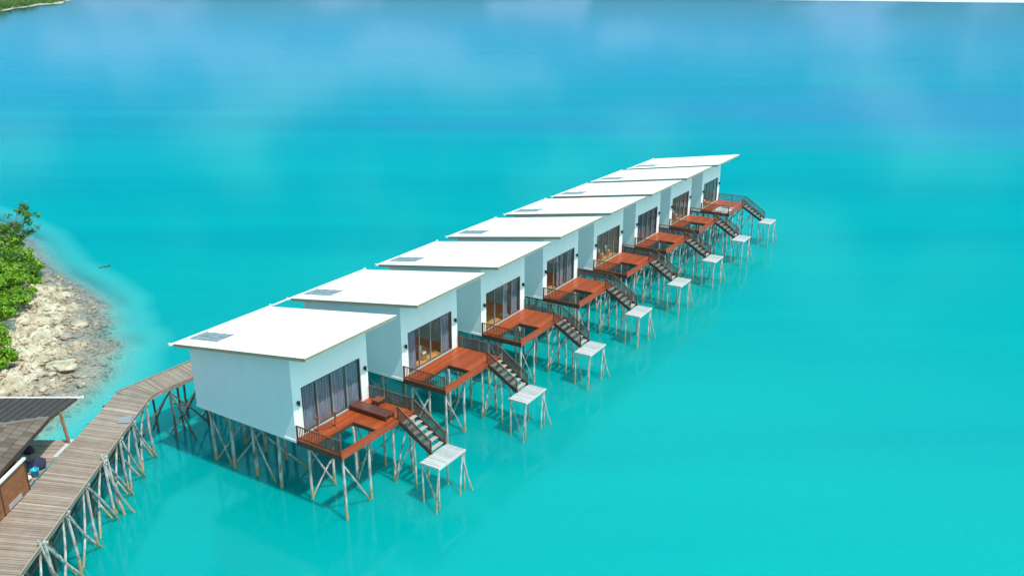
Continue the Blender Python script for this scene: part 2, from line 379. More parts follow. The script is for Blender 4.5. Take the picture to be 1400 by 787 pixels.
    b2 = N(nt, 'ShaderNodeBump'); b2.inputs['Strength'].default_value = .5; b2.inputs['Distance'].default_value = .05; nt.links.new(ad.outputs[0], b2.inputs['Height']); nt.links.new(b2.outputs[0], body_shader.inputs['Normal'])
    fr_ = N(nt, 'ShaderNodeFresnel'); fr_.inputs[0].default_value = 1.37; nt.links.new(bp.outputs[0], fr_.inputs['Normal'])
    m2 = N(nt, 'ShaderNodeMixShader'); nt.links.new(fr_.outputs[0], m2.inputs[0]); nt.links.new(m1.outputs[0], m2.inputs[1]); nt.links.new(gl.outputs[0], m2.inputs[2])
    nt.links.new(m2.outputs[0], out.inputs[0])
    return m
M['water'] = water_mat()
xs = axis(-26000, 26000, -66, -22, .6, 1.22); ys = axis(-2000, 45000, 25, 112, .7, 1.22)
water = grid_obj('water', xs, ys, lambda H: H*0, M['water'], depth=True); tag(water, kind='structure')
base = MB(); base.box(-26500, 26500, -2100, 45500, -3.4, -3.2)
tag(base.build('deep_seabed', simple('deep_sand', (.6,.6,.52))), kind='structure')

# ------------------------------------------------------------------ far shores
def far_land(name, pts, h, mat):
    b = MB(); c = np.mean(np.array(pts), 0); n = len(pts)
    ins = [(x+(c[0]-x)*.04, y+(c[1]-y)*.04) for x, y in pts]
    b.add([(x,y,-.5) for x,y in pts]+[(x,y,h) for x,y in ins], [tuple(range(n,2*n))]+[(i,(i+1)%n,n+(i+1)%n,n+i) for i in range(n)])
    o = b.build(name, mat); tag(o, kind='structure'); return o
M['sand'] = simple('pale_beach_sand', (.50,.45,.36), (.36,.31,.22), .02, (1,1,1), .95)
rng = random.Random(3)
isl = [(-1500,1200),(-1010,1500),(-935,1635),(-1010,1800),(-1118,2010),(-1190,2190),(-1305,2440),(-1480,2800),(-1700,3390),(-2300,4600),(-2950,6000),(-6000,7000),(-6000,2500),(-3500,1500)]
far_land('island_shore', isl, 1.0, M['sand'])
bar = [(2190,3800),(2500,3900),(4200,4600),(5000,9000),(2300,9500),(1950,7200),(1910,6100),(2120,5200),(2080,4300)]
far_land('sandbar', bar, .8, simple('white_sandbar_sand', (.62,.64,.62), (.50,.54,.54), .01, (1,1,1), .95))

def leaf_mat(name, c1, c2, c3):
    m, nt, b = new_mat(name); nt.nodes.remove(b); out = nt.nodes['Material Output']
    g = N(nt, 'ShaderNodeNewGeometry')
    n = noise_tex(nt, coords(nt), .9, 3)
    col = ramp(nt, g.outputs['Random Per Island'], [(0, c1), (.55, c2), (1, c3)])
    col = mixc(nt, .6, col, ramp(nt, n, [(.3,(.7,.75,.7)), (.7,(1.25,1.2,1.0))]), 'MULTIPLY')
    d = N(nt, 'ShaderNodeBsdfPrincipled'); nt.links.new(col, d.inputs['Base Color']); d.inputs['Roughness'].default_value = .45
    t = N(nt, 'ShaderNodeBsdfTranslucent'); nt.links.new(col, t.inputs[0])
    mx = N(nt, 'ShaderNodeMixShader'); mx.inputs[0].default_value = .38
    nt.links.new(d.outputs[0], mx.inputs[1]); nt.links.new(t.outputs[0], mx.inputs[2]); nt.links.new(mx.outputs[0], out.inputs[0])
    return m
M['leaf'] = leaf_mat('bright_green_leaves', (.085,.20,.008), (.19,.40,.012), (.34,.53,.02))
M['leaf2'] = leaf_mat('darker_green_leaves', (.04,.12,.012), (.10,.24,.02), (.19,.35,.03))
M['leaf_far'] = leaf_mat('far_wood_leaves', (.03,.09,.012), (.08,.18,.02), (.15,.25,.03))
M['bark'] = simple('grey_brown_bark', (.20,.16,.12), (.11,.09,.07), 6, (1,1,.3), .9, .4)

def leaves(b, centre, rad, n, size, rr, flat=.75):
    """leaf quads on and inside a clump"""
    for _ in range(n):
        u = rr.uniform(-1,1); a = rr.uniform(0,6.2832); s = math.sqrt(1-u*u)
        d = Vector((s*math.cos(a), s*math.sin(a), u)); r = rad*(rr.random()**.35)
        p = Vector(centre) + Vector((d.x*r, d.y*r, d.z*r*flat))
        nrm = (d + Vector((rr.uniform(-.8,.8), rr.uniform(-.8,.8), rr.uniform(-.2,1.1)))).normalized()
        t = nrm.orthogonal().normalized(); t = Matrix.Rotation(rr.uniform(0,6.28), 3, nrm) @ t; q = nrm.cross(t)
        L = size*rr.uniform(.6,1.35); W = L*.42
        b.add([p - t*L*.5, p + q*W*.5 + nrm*.02, p + t*L*.5, p - q*W*.5 + nrm*.02], [(0,1,2,3)])
# far woods: reads as one mass
fw = MB(); rr = random.Random(11)
def inside(px, py, poly):
    c = False; j = len(poly)-1
    for i in range(len(poly)):
        xi, yi = poly[i]; xj, yj = poly[j]
        if (yi > py) != (yj > py) and px < (xj-xi)*(py-yi)/(yj-yi)+xi: c = not c
        j = i
    return c
inner = [(x-7-.005*abs(x), y+4) for x, y in isl]
cnt = 0
while cnt < 1300:
    y = 1450+4300*rr.random()**1.6; x = -.47*y - 150 - rr.random()*.25*y
    if not inside(x, y, inner): continue
    if x < -.61*y - 260: continue
    cnt += 1
    rad = rr.uniform(6, 13); leaves(fw, (x, y, rr.uniform(3,9)), rad, 70, 4.2, rr, .8)
tag(fw.build('far_wood', M['leaf_far'], recalc=False), 'far-off green wood covering the island beyond the water at upper left', 'wood', kind='stuff')

# ------------------------------------------------------------------ shrubs on the near shore
def ground(x, y):
    return height(x, y, float(shore_d(np.array([x]), np.array([y]))[0]))
def shrub(name, x, y, rad, hgt, nclump, nleaf, mat, label, seed, lsize=.34, cat='shrub', group='green shrubs along the rocky shore'):
    rr = random.Random(seed); z = ground(x, y) - .1
    root = empty(name, (x, y, z)); tag(root, label, cat, group)
    cr = MB(); st = MB(); tips = []
    for k in range(nclump):
        a = rr.uniform(0, 6.283); q = math.sqrt(rr.random()); h = hgt*rr.uniform(.25, .95)*(1-.45*q*q)
        c = Vector((math.cos(a)*q*rad, math.sin(a)*q*rad, h)); tips.append(c)
        leaves(cr, c, rr.uniform(.34,.62)*max(1, rad/2.6), nleaf, lsize, rr)
    for k in range(0, nclump, 5):
        st.pole((rr.uniform(-.2,.2), rr.uniform(-.2,.2), -.2), tips[k]*.96, .07, .02, 5, .15, 4, seed+k)
    cr.build('crown', mat, root, recalc=False); st.build('stem', M['bark'], root)
    return root
shr = [
 (-39.0,57.8,1.5,1.9,26,120,'leaf','small round bush above the rocks just behind the brown hut roof'),
 (-41.9,61.6,2.1,2.5,32,120,'leaf','light green bush second from the hut, above a dark rock gap'),
 (-44.3,65.8,2.7,3.2,46,120,'leaf','wide bright green bush at the inner edge of the pale rocks'),
 (-45.4,69.6,2.7,3.3,46,120,'leaf','full bright bush behind the widest part of the rocky beach'),
 (-47.0,73.8,2.8,3.9,54,120,'leaf','big dense bush bulging furthest over the rocks, at their far end'),
 (-48.8,77.6,2.9,4.4,54,120,'leaf2','dark green bush next to the water where the rocks run out'),
 (-51.0,81.0,3.0,5.0,58,120,'leaf','tall yellow-green bush leaning out over the bluish shallows'),
 (-55.5,85.5,3.2,5.2,50,110,'leaf2','far bush at the foot of the thin wispy tree'),
 (-49.5,68.5,4.2,4.8,64,110,'leaf2','broad dark bush at the photo edge behind the bright ones'),
 (-55.0,77.0,4.5,5.6,64,110,'leaf','broad bush at the photo edge behind the tall yellow-green one'),
]
for k, (x,y,rad,h,nc,nl,mt,lb) in enumerate(shr):
    shrub('shrub', x, y, rad, h, nc, nl, M[mt], lb, 40+k)
for k, (x,y,rad,h) in enumerate([(-66,70,5,5),(-68,86,5,5.5),(-58,56,4.5,4.5),(-50,48,4,3.5)]):
    shrub('shrub', x, y, rad, h, 46, 80, M['leaf2'], 'dark bush on the land further inland, past the left edge of the picture', 80+k)
def wispy(x, y, h, seed):
    rr = random.Random(seed); root = empty('tree', (x, y, ground(x, y)-.1))
    tag(root, 'thin wispy tree with open grey-green crown rising at the left picture edge', 'tree')
    tr = MB(); cr = MB(); lb = MB()
    tr.pole((0,0,-.3), (.5,.2,h*.6), .16, .09, 8, .2, 6, seed)
    for k in range(13):
        t = rr.uniform(.5, 1); b0 = Vector((.5,.2,h*.6))*t; a = rr.uniform(-1.6, 2.4)
        e = b0 + Vector((math.cos(a)*rr.uniform(1,2.6), math.sin(a)*rr.uniform(.6,1.8), rr.uniform(.9, h*.36)))
        lb.pole(b0, e, .05, .015, 5, .15, 4, seed+k)
        for j in range(4):
            p = b0.lerp(e, rr.uniform(.6,1.08)); leaves(cr, p + Vector((rr.uniform(-.3,.3),)*3), .42, 26, .26, rr)
    t_ = tr.build('trunk', M['bark'], root); lb.build('limb', M['bark'], root); cr.build('crown', M['leaf2'], root, recalc=False)
wispy(-51.2, 83.2, 8.3, 5)

# ------------------------------------------------------------------ loose rocks
def rock(x, y, s, seed, label, flat=.45, sink=.25, group=None):
    bm = bmesh.new(); bmesh.ops.create_icosphere(bm, subdivisions=3, radius=1)
    rr = random.Random(seed); ox = seed*3.1
    sc = Vector((s*rr.uniform(.85,1.35), s*rr.uniform(.65,1.0), s*flat))
    for v in bm.verts:
        n = noise.fractal(v.co*1.2 + Vector((ox,0,0)), .8, 2.1, 4); n2 = noise.noise(v.co*1.9 + Vector((0,ox,0)))
        v.co *= 1 + .28*n + .18*n2
        v.co = Vector((v.co.x*sc.x, v.co.y*sc.y, min(v.co.z, .62+.1*n)*sc.z))
    me = bpy.data.meshes.new('rock'); bm.to_mesh(me); bm.free(); me.materials.append(M['rock'])
    o = bpy.data.objects.new('rock', me); COL.objects.link(o)
    d = ground(x, y); o.location = (x, y, max(d, -.6) + s*flat*(.5-sink)); o.rotation_euler = (rr.uniform(-.1,.1), rr.uniform(-.1,.1), rr.uniform(0,6.28))
    tag(o, label, 'rock', group)
    return o
named = [(-34.6,59.2,1.15,'flat pale slab of limestone jutting furthest into the water from the beach'),
 (-37.6,68.2,.75,'rounded tan boulder at the waterline left of the reddish shallows'),
 (-36.3,56.6,.7,'small pale rock at the waterline below the jutting slab'),
 (-43.0,75.6,.9,'pale angular rock at the far tip of the dry beach')]
for k, (x,y,s,lb) in enumerate(named): rock(x, y, s, 11+k, lb)
rr = random.Random(21); placed = 0
while placed < 46:
    y = rr.uniform(48, 82); t = rr.uniform(-2.2, 6.5)
    xx = np.interp(y, [p[1] for p in SH[4:16]], [p[0] for p in SH[4:16]]) - t
    d = float(shore_d(np.array([xx]), np.array([y]))[0])
    if d < -2 or d > 7: continue
    s = rr.uniform(.22,.62)
    if d > 0: rock(xx, y, s, 100+placed, 'pale limestone rock lying loose on the dry beach', .5, .1, 'loose rocks on the beach')
    else: rock(xx, y, s, 100+placed, 'limestone rock breaking the surface in the shallows', .4, .0, 'rocks in the shallows')
    placed += 1

lg = MB(); lg.pole((-43.3,84.3,.02),(-42.4,85.0,.05),.07,.13,8,.05,5,3); lg.pole((-42.8,84.7,.05),(-42.5,84.4,.22),.03,.015,5,0,2,1)
tag(lg.build('driftwood', simple('wet_dark_wood', (.035,.03,.028))), 'short dark piece of driftwood floating off the rocky shore', 'driftwood')

# broken coral rubble over the beach and the rock shelf: nobody could count it
rr = random.Random(33); rb = MB(); tot = 0; ico = bmesh.new(); bmesh.ops.create_icosphere(ico, subdivisions=1, radius=1)
iv = [v.co.copy() for v in ico.verts]; iff = [tuple(v.index for v in f.verts) for f in ico.faces]; ico.free()
while tot < 5200:
    y = rr.uniform(46, 90); xx = float(np.interp(y, [p[1] for p in SH[4:17]], [p[0] for p in SH[4:17]])) - rr.uniform(-7.5, 8.5)
    d = float(shore_d(np.array([xx]), np.array([y]))[0])
    if d < -shelf(y)*1.25: continue
    if noise.noise(Vector((xx*.35, y*.5, 2.))) < rr.uniform(-.6, .35): continue
    q = rr.random(); sz_ = .07+.30*q**3.2 if d > 0 else .07+.34*q**2.6
    z = height(xx, y, d); rot = Matrix.Rotation(rr.uniform(0,6.28), 3, 'Z') @ Matrix.Rotation(rr.uniform(-.5,.5), 3, 'X')
    sc = Vector((rr.uniform(.8,1.6), rr.uniform(.6,1.1), rr.uniform(.35,.7)))*sz_
    vs = []
    for c in iv:
        k = rr.uniform(.72, 1.15); p = rot @ Vector((c.x*sc.x*k, c.y*sc.y*k, c.z*sc.z*k)); vs.append((xx+p.x, y+p.y, z+p.z+.25*sc.z))
    rb.add(vs, iff); tot += 1
tag(rb.build('rubble', M['rock'], recalc=False), 'broken pale coral rubble scattered over the beach and its shallows', 'rubble', kind='stuff')

# ------------------------------------------------------------------ villas
W = 6.0; DEP = 8.2
def roof_z(x): return DZ + 3.90 + (x+8.737)*(1.54/10.589)
RX0, RX1, RY0, RY1 = -8.737, 1.852, -.615, 6.665

def make_villa():
    root = empty('overwater_villa', (0,0,0))
    # ---- walls
    b = MB(); zb = DZ-.15; T = .15
    def sl(x): return roof_z(x)-.17
    for y0 in (0, W-T): b.prism([(-DEP,zb),(0,zb),(0,sl(0)),(-DEP,sl(-DEP))], y0, y0+T)
    y0, y1, z0, z1 = .644, 5.373, DZ+.06, DZ+2.83
    b.prism([(-T,zb),(0,zb),(0,sl(0)),(-T,sl(-T))], T, y0); b.prism([(-T,zb),(0,zb),(0,sl(0)),(-T,sl(-T))], y1, W-T)
    b.prism([(-T,z1),(0,z1),(0,sl(0)),(-T,sl(-T))], y0, y1); b.box(-T,0,y0,y1,zb,z0)
    b.prism([(-DEP,zb),(-DEP+T,zb),(-DEP+T,sl(-DEP+T)),(-DEP,sl(-DEP))], T, W-T)
    wall = b.build('wall', M['wall'], root)
    s = MB(); s.box(-DEP-.03,.0,-.035,-.002,zb-.06,zb+.09); s.box(-DEP-.03,.0,W+.002,W+.035,zb-.06,zb+.09)
    s.build('wall_skirt', M['wall'], wall)
    f = MB(); f.box(-DEP+.01,-.01,.01,W-.01,zb-.10,zb-.004)
    for y in (.35,1.8,3.3,4.8,5.65): f.box(-DEP,.1,y-.06,y+.06,zb-.30,zb-.104)
    f.build('floor_frame', M['dark'], root)
    f = MB(); f.box(-DEP+T+.002,-T-.002,T+.002,W-T-.002,zb,DZ+.03); f.build('interior_floor', M['floor_in'], root)
    f = MB(); f.box(-3.9,-3.8,T+.002,W-T-.002,DZ+.034,DZ+4.2); f.build('inner_wall', M['wood_in'], root)
    # ---- roof: corrugated sheet on a timber frame
    b = MB(); n = 73; ys = [RY0+(RY1-RY0)*i/(n*2) for i in range(n*2+1)]
    xs = [RX0-.03, -5, -1.6, RX1+.05]; vs = []
    for x in xs:
        for i, y in enumerate(ys): vs.append((x, y, roof_z(x) + (.032 if i % 2 else 0)))
    m = len(ys); fs = [(k*m+i, (k+1)*m+i, (k+1)*m+i+1, k*m+i+1) for k in range(len(xs)-1) for i in range(m-1)]
    off = len(vs); vs += [(x, y, z-.012) for x, y, z in vs]
    fs += [tuple(off+q for q in reversed(f_)) for f_ in fs]
    for i in range(m-1):
        fs.append((i, i+1, off+i+1, off+i)); a = (len(xs)-1)*m; fs.append((a+i+1, a+i, off+a+i, off+a+i+1))
    for k in range(len(xs)-1):
        fs.append((k*m, (k+1)*m, off+(k+1)*m, off+k*m)[::-1]); fs.append((k*m+m-1, (k+1)*m+m-1, off+(k+1)*m+m-1, off+k*m+m-1))
    b.add(vs, fs); roof = b.build('roof', M['roof'], root)
    def bar(b, x0, x1, y0, y1, d0, d1): b.prism([(x0, roof_z(x0)-d1),(x1, roof_z(x1)-d1),(x1, roof_z(x1)-d0),(x0, roof_z(x0)-d0)], y0, y1)
    f = MB(); bar(f, RX0, RX1, RY0+.01, RY0+.05, .014, .20); bar(f, RX0, RX1, RY1-.05, RY1-.01, .014, .20)
    bar(f, RX1-.04, RX1, RY0+.052, RY1-.052, .014, .17); bar(f, RX0, RX0+.04, RY0+.052, RY1-.052, .014, .17)
    f.build('fascia', M['fascia'], roof)
    f = MB(); bar(f, RX0+.045, RX1-.045, RY0+.055, RY1-.055, .10, .165); f.build('soffit', M['soffit'], roof)
    f = MB(); nn = 11
    for i in range(nn):
        y = .28+1.2*i/nn; f.prism([(-8.45,roof_z(-8.45)+.036),(-6.0,roof_z(-6.0)+.036),(-6.0,roof_z(-6.0)+.05),(-8.45,roof_z(-8.45)+.05)], y, y+.09)
    for x in (-8.4,-7.6,-6.8,-6.1): f.prism([(x,roof_z(x)+.052),(x+.07,roof_z(x+.07)+.052),(x+.07,roof_z(x+.07)+.075),(x,roof_z(x)+.075)], .26, 1.5)
    f.build('skylight_panel', M['hatch'], roof)
    g = MB(); zg = roof_z(RX0)-.05; g.pole((RX0-.1,RY0-.22,zg),(RX0-.1,RY1+.2,zg),.07,.07,8,0,1)
    for y in (RY0-.2, RY1+.18): g.box(RX0-.17,RX0-.03,y-.05,y+.05,zg-.02,zg+.13)
    g.build('gutter', M['gutter'], roof)
    # ---- sliding door
    door = MB(); x0, x1 = -.12, -.03; ww = (y1-y0)
    door.box(x0,x1,y0,y0+.06,z0,z1); door.box(x0,x1,y1-.06,y1,z0,z1); door.box(x0,x1,y0+.06,y1-.06,z1-.07,z1); door.box(x0,x1+.02,y0+.06,y1-.06,z0,z0+.05)
    d = door.build('sliding_door', M['frame'], root)
    mu = MB()
    for k in (1,2,3):
        y = y0+ww*k/4; mu.box(x0+.01,x1+.012,y-.035,y+.035,z0+.05,z1-.07)
    mu.build('mullion', M['mullion'], d)
    for k in range(4):
        g = MB(); a = y0+ww*k/4+.04 + (.02 if k == 0 else 0); c = y0+ww*(k+1)/4-.04 - (.02 if k == 3 else 0)
        g.box(-.075,-.069,a,c,z0+.052,z1-.072); g.build('glass_pane', M['glass'], d)
    s = MB(); s.box(.0,.09,y0-.03,y1+.03,DZ+.0,DZ+.045); s.build('door_sill', M['mullion'], d)
    # ---- wall lamps
    for y in (.33, 5.70):
        l = MB(); l.box(.002,.05,y-.05,y+.05,DZ+1.98,DZ+2.16); l.lathe([(.0,.0),(.062,.0),(.062,.13),(.068,.14),(.068,.26),(.0,.26)],12,(.12,y,DZ+1.92)); l.build('wall_lamp', M['lamp'], root)
    # ---- deck with its opening
    b = MB(); HX0, HX1, HY0, HY1, LX = 1.27, 2.98, .14, 3.15, 3.305
    bw = .135
    def boards(x0, x1, y0, y1):
        n = max(1, round((x1-x0)/bw)); s_ = (x1-x0)/n
        for i in range(n): b.box(x0+i*s_+.003, x0+(i+1)*s_-.003, y0, y1, DZ-.05, DZ-random.uniform(0,.004))
    boards(.0, HX0, .0, 6.04); boards(HX0, HX1, HY1, 6.04); boards(HX0, HX1, .0, HY0); boards(HX1, LX, .0, 6.04)
    deck = b.build('deck', M['deck'], root)
    e = MB(); e.box(LX+.002,LX+.045,-.01,6.05,DZ-.27,DZ-.003); e.build('edge_board', M['deckedge'], deck)
    j = MB()
    j.box(.02,LX,.0,.09,DZ-.36,DZ-.054); j.box(.02,LX,5.95,6.04,DZ-.30,DZ-.054); j.box(HX0-.12,HX1+.1,HY1,HY1+.09,DZ-.26,DZ-.054)
    j.box(HX0-.08,HX0-.002,.095,HY1-.003,DZ-.24,DZ-.054); j.box(HX1+.002,HX1+.08,.095,HY1-.003,DZ-.24,DZ-.054); j.box(LX-.1,LX-.003,.095,5.945,DZ-.27,DZ-.054)
    for y in (4.0,4.95): j.box(.02,LX-.105,y,y+.07,DZ-.22,DZ-.054)
    j.build('deck_joists', M['dark'], deck)
    # ---- deck railings
    def railing(y, x0, x1, nposts):
        r = MB(); H = .83
        r.box(x0,x1,y-.035,y+.035,DZ+H-.05,DZ+H); r.box(x0+.02,x1-.02,y-.02,y+.02,DZ+.09,DZ+.13)
        for k in range(nposts):
            x = x0+.04+(x1-x0-.08)*k/(nposts-1); r.box(x-.035,x+.035,y-.033,y+.033,DZ+.002,DZ+H-.052)
        n = int((x1-x0)/.125)
        for k in range(n):
            x = x0+.09+(x1-x0-.18)*k/(n-1); r.box(x-.019,x+.019,y-.014,y+.014,DZ+.131,DZ+H-.051)
        return r.build('deck_railing', M['rail'], root)
    railing(.05, .03, 3.26, 2); railing(5.99, .03, 3.26, 3)
    # ---- stairs down to the landing
    PZ = DZ-1.495; XS, XE = LX+.05, 5.608; YA, YB = 4.656, 6.02
    def sz(x): return DZ-.02 + (x-XS)/(XE-XS)*(PZ-DZ)
    st = MB()
    for y in (YA+.03, YB-.03): st.beam((XS,y,DZ-.14),(XE+.05,y,PZ-.02+.0),.05,.24)
    stair = st.build('staircase', M['dark'], root)
    for k in range(6):
        t = (k+.6)/6.2; x = XS+(XE-XS)*t; z = sz(x)-.02
        q = MB(); q.box(x-.135,x+.135,YA+.058,YB-.058,z-.04,z); q.build('tread', M['tread'], stair)
    for y in (YA+.02, YB-.02):
        r = MB(); H = .84
        r.box(XS-.09,XS-.02,y-.033,y+.033,DZ+.002 if y < 5 else DZ+.84,DZ+H+.02); r.box(XE-.04,XE+.03,y-.035,y+.035,PZ+.003,PZ+H)
        r.beam((XS-.05,y,DZ+H),(XE,y,PZ+H-.03),.07,.05)
        for hh in (.14,.26,.38,.50,.62,.73): r.beam((XS,y,DZ+hh-.02),(XE-.04,y,PZ+hh-.02),.03,.04)
        r.build('stair_railing', M['rail'], stair)
    # ---- landing
    X0, X1, Y0, Y1 = 5.61, 6.92, 3.62, 6.11
    l = MB(); n = 15
    for i in range(n):
        y = Y0+.06+(Y1-Y0-.12)*i/n; l.box(X0+.02,X1-.02,y+.012,y+(Y1-Y0-.12)/n-.022,PZ-.03,PZ-.002-random.uniform(0,.006))
    l.box(X0,X1,Y0,Y0+.06,PZ-.1,PZ+.005); l.box(X0,X1,Y1-.06,Y1,PZ-.1,PZ+.005); l.box(X1-.075,X1-.02,Y0+.062,Y1-.062,PZ-.14,PZ-.032); l.box(X0+.02,X0+.075,Y0+.062,Y1-.062,PZ-.14,PZ-.032)
    l.box(X1-.018,X1+.03,Y0-.03,Y1+.03,PZ-.12,PZ+.012)
    land = l.build('landing', M['slat'], root)
    for i, (x, y) in enumerate([(X0+.08,Y0+.08),(X1-.06,Y0+.06),(X1-.06,Y1-.06),(X0+.08,Y1-.08)]):
        p = MB(); p.pole((x,y,PZ-.03),(x+random.uniform(-.06,.06),y+random.uniform(-.06,.06),-1.4),.05,.06,7,.03,5,i); p.build('landing_post', M['pile'], land)
    for i, (a, c) in enumerate([((X1-.1,Y0+.1,PZ-.3),(X1+.1,Y0-.45,-.3)),((X1-.1,Y1-.1,PZ-.25),(X1+.15,Y1-.75,-.3)),((X0+.1,Y0+.1,PZ-.3),(X0+.35,Y0+.9,-.3)),((X1-.1,Y1-.1,PZ-.5),(X1+.5,Y1+.15,-.3))]):
        p = MB(); p.pole(a, c, .045,.04,6,.05,4,60+i); p.build('landing_brace', M['pile'], land)
    # ---- stilts and braces
    def stilt(x, y, zt, r=.095, lean=(0,0), name='stilt'):
        p = MB(); p.pole((x,y,zt),(x+lean[0],y+lean[1],-1.6),r*.85,r*1.08,8,.05,6,int(x*31+y*17)); return p.build(name, M['pile'], root)
    zu = DZ-.28
    for x, y in [(3.12,.25),(2.95,2.5),(2.95,4.55),(3.1,5.9),(.12,.75),(.12,2.6),(.12,4.5),(.12,5.7),(1.35,3.05),(1.3,5.75)]: stilt(x, y, zu, .085, (random.uniform(-.1,.1), random.uniform(-.1,.1)))
    for y in (.7, 3.0, 5.4):
        for x in (-2.25,-4.4,-6.2,-7.95): stilt(x, y, zb-.28, .11, (random.uniform(-.12,.12), random.uniform(-.12,.12)))
    for x, y in [(4.35,4.75),(4.35,5.95)]: stilt(x, y, DZ-.95, .07)
    def brace(a, c, r=.06, k=0):
        p = MB(); p.pole(a, c, r*.9, r, 6, .1, 5, k); p.build('brace', M['pile'], root)
    zt = zu-.15
    for k, (a, c) in enumerate([
        ((3.14,.2,zt-.25),(2.95,2.45,-.2)), ((.1,.6,zt-.1),(.25,2.6,-.2)), ((.1,.75,.05),(.1,2.7,1.9)),
        ((2.95,4.55,-.1),(4.3,4.7,DZ-1.15)), ((.15,4.5,.2),(3.05,5.85,zt-.2)), ((3.1,2.5,zt-.1),(1.35,3.1,.1)),
        ((-7.9,.45,zb-.35),(-6.5,.75,-.3)), ((-4.4,.6,zb-.3),(-2.9,.85,-.2)), ((-4.35,.65,zb-.35),(-2.4,2.9,.1)),
        ((-6.2,3.0,zb-.3),(-7.9,.8,.1)), ((-6.2,.8,.4),(-4.5,3.0,zb-.4)), ((-2.3,3.0,.2),(-.0,2.6,zt)), ((-7.9,3.0,.2),(-6.2,5.3,zb-.4)), ((-4.4,5.4,.3),(-2.2,5.4,zb-.4)),
        ((.1,4.5,zt-.1),(.1,5.7,-.1)), ((3.1,4.6,.3),(3.1,5.85,zt-.3))]): brace(a, c, .055, 200+k)
    return root

def armchair(parent_root, lx, ly, rz, label):
    """rattan tub chair with cream cushions: a thing standing on the villa's floor"""
    m = parent_root.matrix_world if False else Matrix.Translation(parent_root.location) @ Matrix.Rotation(parent_root.rotation_euler.z, 4, 'Z')
    p = m @ Vector((lx, ly, DZ+.032))
    r = empty('wicker_chair', p, parent_root.rotation_euler.z+rz); tag(r, label, 'chair', 'wicker chairs inside the villas')
    b = MB(); b.lathe([(.24,0),(.30,.05),(.34,.35),(.36,.42),(.30,.42),(.02,.40)],14); b.build('seat_base', M['wicker'], r)
    b = MB(); n = 12
    for rad, rad2 in ((.37,.42),):
        pts = []
        for i in range(n+1):
            a = R(65+230*i/n); h = .62+.28*math.sin(math.pi*i/n)
            pts.append((math.cos(a), math.sin(a), h))
        for (cx,cy,h),(dx,dy,h2) in zip(pts[:-1], pts[1:]):
            b.add([(cx*.34,cy*.34,.38),(dx*.34,dy*.34,.38),(dx*.42,dy*.42,h2),(cx*.42,cy*.42,h),(cx*.39,cy*.39,.38),(dx*.39,dy*.39,.38),(dx*.47,dy*.47,h2),(cx*.47,cy*.47,h)],
                  [(0,1,2,3),(7,6,5,4),(0,4,5,1),(3,2,6,7),(0,3,7,4),(1,5,6,2)])
    b.build('backrest', M['wicker'], r)
    b = MB(); b.lathe([(.0,.43),(.28,.43),(.31,.47),(.31,.52),(.27,.56),(.0,.57)],14); b.build('seat_cushion', M['cushion'], r, smooth=True)
    b = MB(); b.lathe([(.0,.0),(.15,.0),(.2,.05),(.2,.1),(.14,.15),(.0,.16)],12); o = b.build('back_cushion', M['cushion'], r, smooth=True)
    o.location = (-.22,0,.75); o.rotation_euler = (0,R(75),0)

def curtain(door, a, c, mat, seed):
    """hanging pleated cloth between fractions a and c of the door's width"""
    y0 = .72+4.58*a; y1 = .72+4.58*c; b = MB(); rr = random.Random(seed)
    n = max(6, int((y1-y0)/.045)); rows = [DZ+.07, DZ+.9, DZ+1.9, DZ+2.76]; vs = []
    ph = [rr.uniform(.7,1.3) for _ in range(n+1)]
    for z in rows:
        for i in range(n+1):
            y = y0+(y1-y0)*i/n; vs.append((-.215+.065*math.sin(i*1.5708+.4)*ph[i], y+.012*math.sin(z*3+i), z))
    fs = [(k*(n+1)+i, k*(n+1)+i+1, (k+1)*(n+1)+i+1, (k+1)*(n+1)+i) for k in range(3) for i in range(n)]
    o = len(vs); vs += [(x-.006, y, z) for x, y, z in vs]; fs += [tuple(o+q for q in reversed(f)) for f in fs]
    b.add(vs, fs); b.build('curtain', mat, door, smooth=True, recalc=False)

VP = [(-11.778,40.836,-.558),(-6.902,48.637,-.553),(-2.191,56.109,-.551),(2.457,63.807,-.553),(7.161,71.331,-.561),(11.814,78.567,-.564),(16.443,85.775,-.559),(21.273,92.978,-.558)]
VL = ['nearest white villa, its curtains drawn shut and a dark wooden daybed on the red deck',
 'second villa from the near end, one round wicker chair between its parted curtains',
 'third villa from the near end, bare orange floor showing behind its left door panes',
 'fourth villa from the near end, grey curtain hanging in the middle of its glass door',
 'fifth villa from the near end, a pair of wicker chairs behind uncurtained glass',
 'sixth villa from the near end, glass door closed off by dark slate curtains',
 'seventh villa, the last but one of the row, single chair behind bare glass',
 'farthest villa at the far tip of the row, white net in its deck opening']
CU = [[(0,.245),(.255,.495),(.505,.745),(.755,1)], [(0,.2),(.80,.99)], [(.52,.66),(.77,.97)], [(.42,.66),(.72,.97)], [(.0,.04)],
      [(.0,.24),(.26,.49),(.52,.74),(.76,.99)], [(.0,.12),(.80,.9)], [(.86,.99)]]
CH = {1:[(-.75,2.95,.3)], 4:[(-.75,2.9,0),(-.8,4.3,-.3)], 6:[(-.7,3.2,0)], 7:[(-.7,2.6,.2)]}
CHL = {(1,0):'round wicker chair with cream cushions behind the open curtains of the second villa',
 (4,0):'left one of the two wicker chairs inside the fifth villa', (4,1):'right one of the two wicker chairs inside the fifth villa',
 (6,0):'wicker chair seen through the glass door of the seventh villa', (7,0):'wicker chair seen through the glass door of the farthest villa'}
proto = make_villa(); villas = []
for i, (x, y, t) in enumerate(VP):
    o = proto if i == 0 else copy_tree(proto)
    villas.append(o)
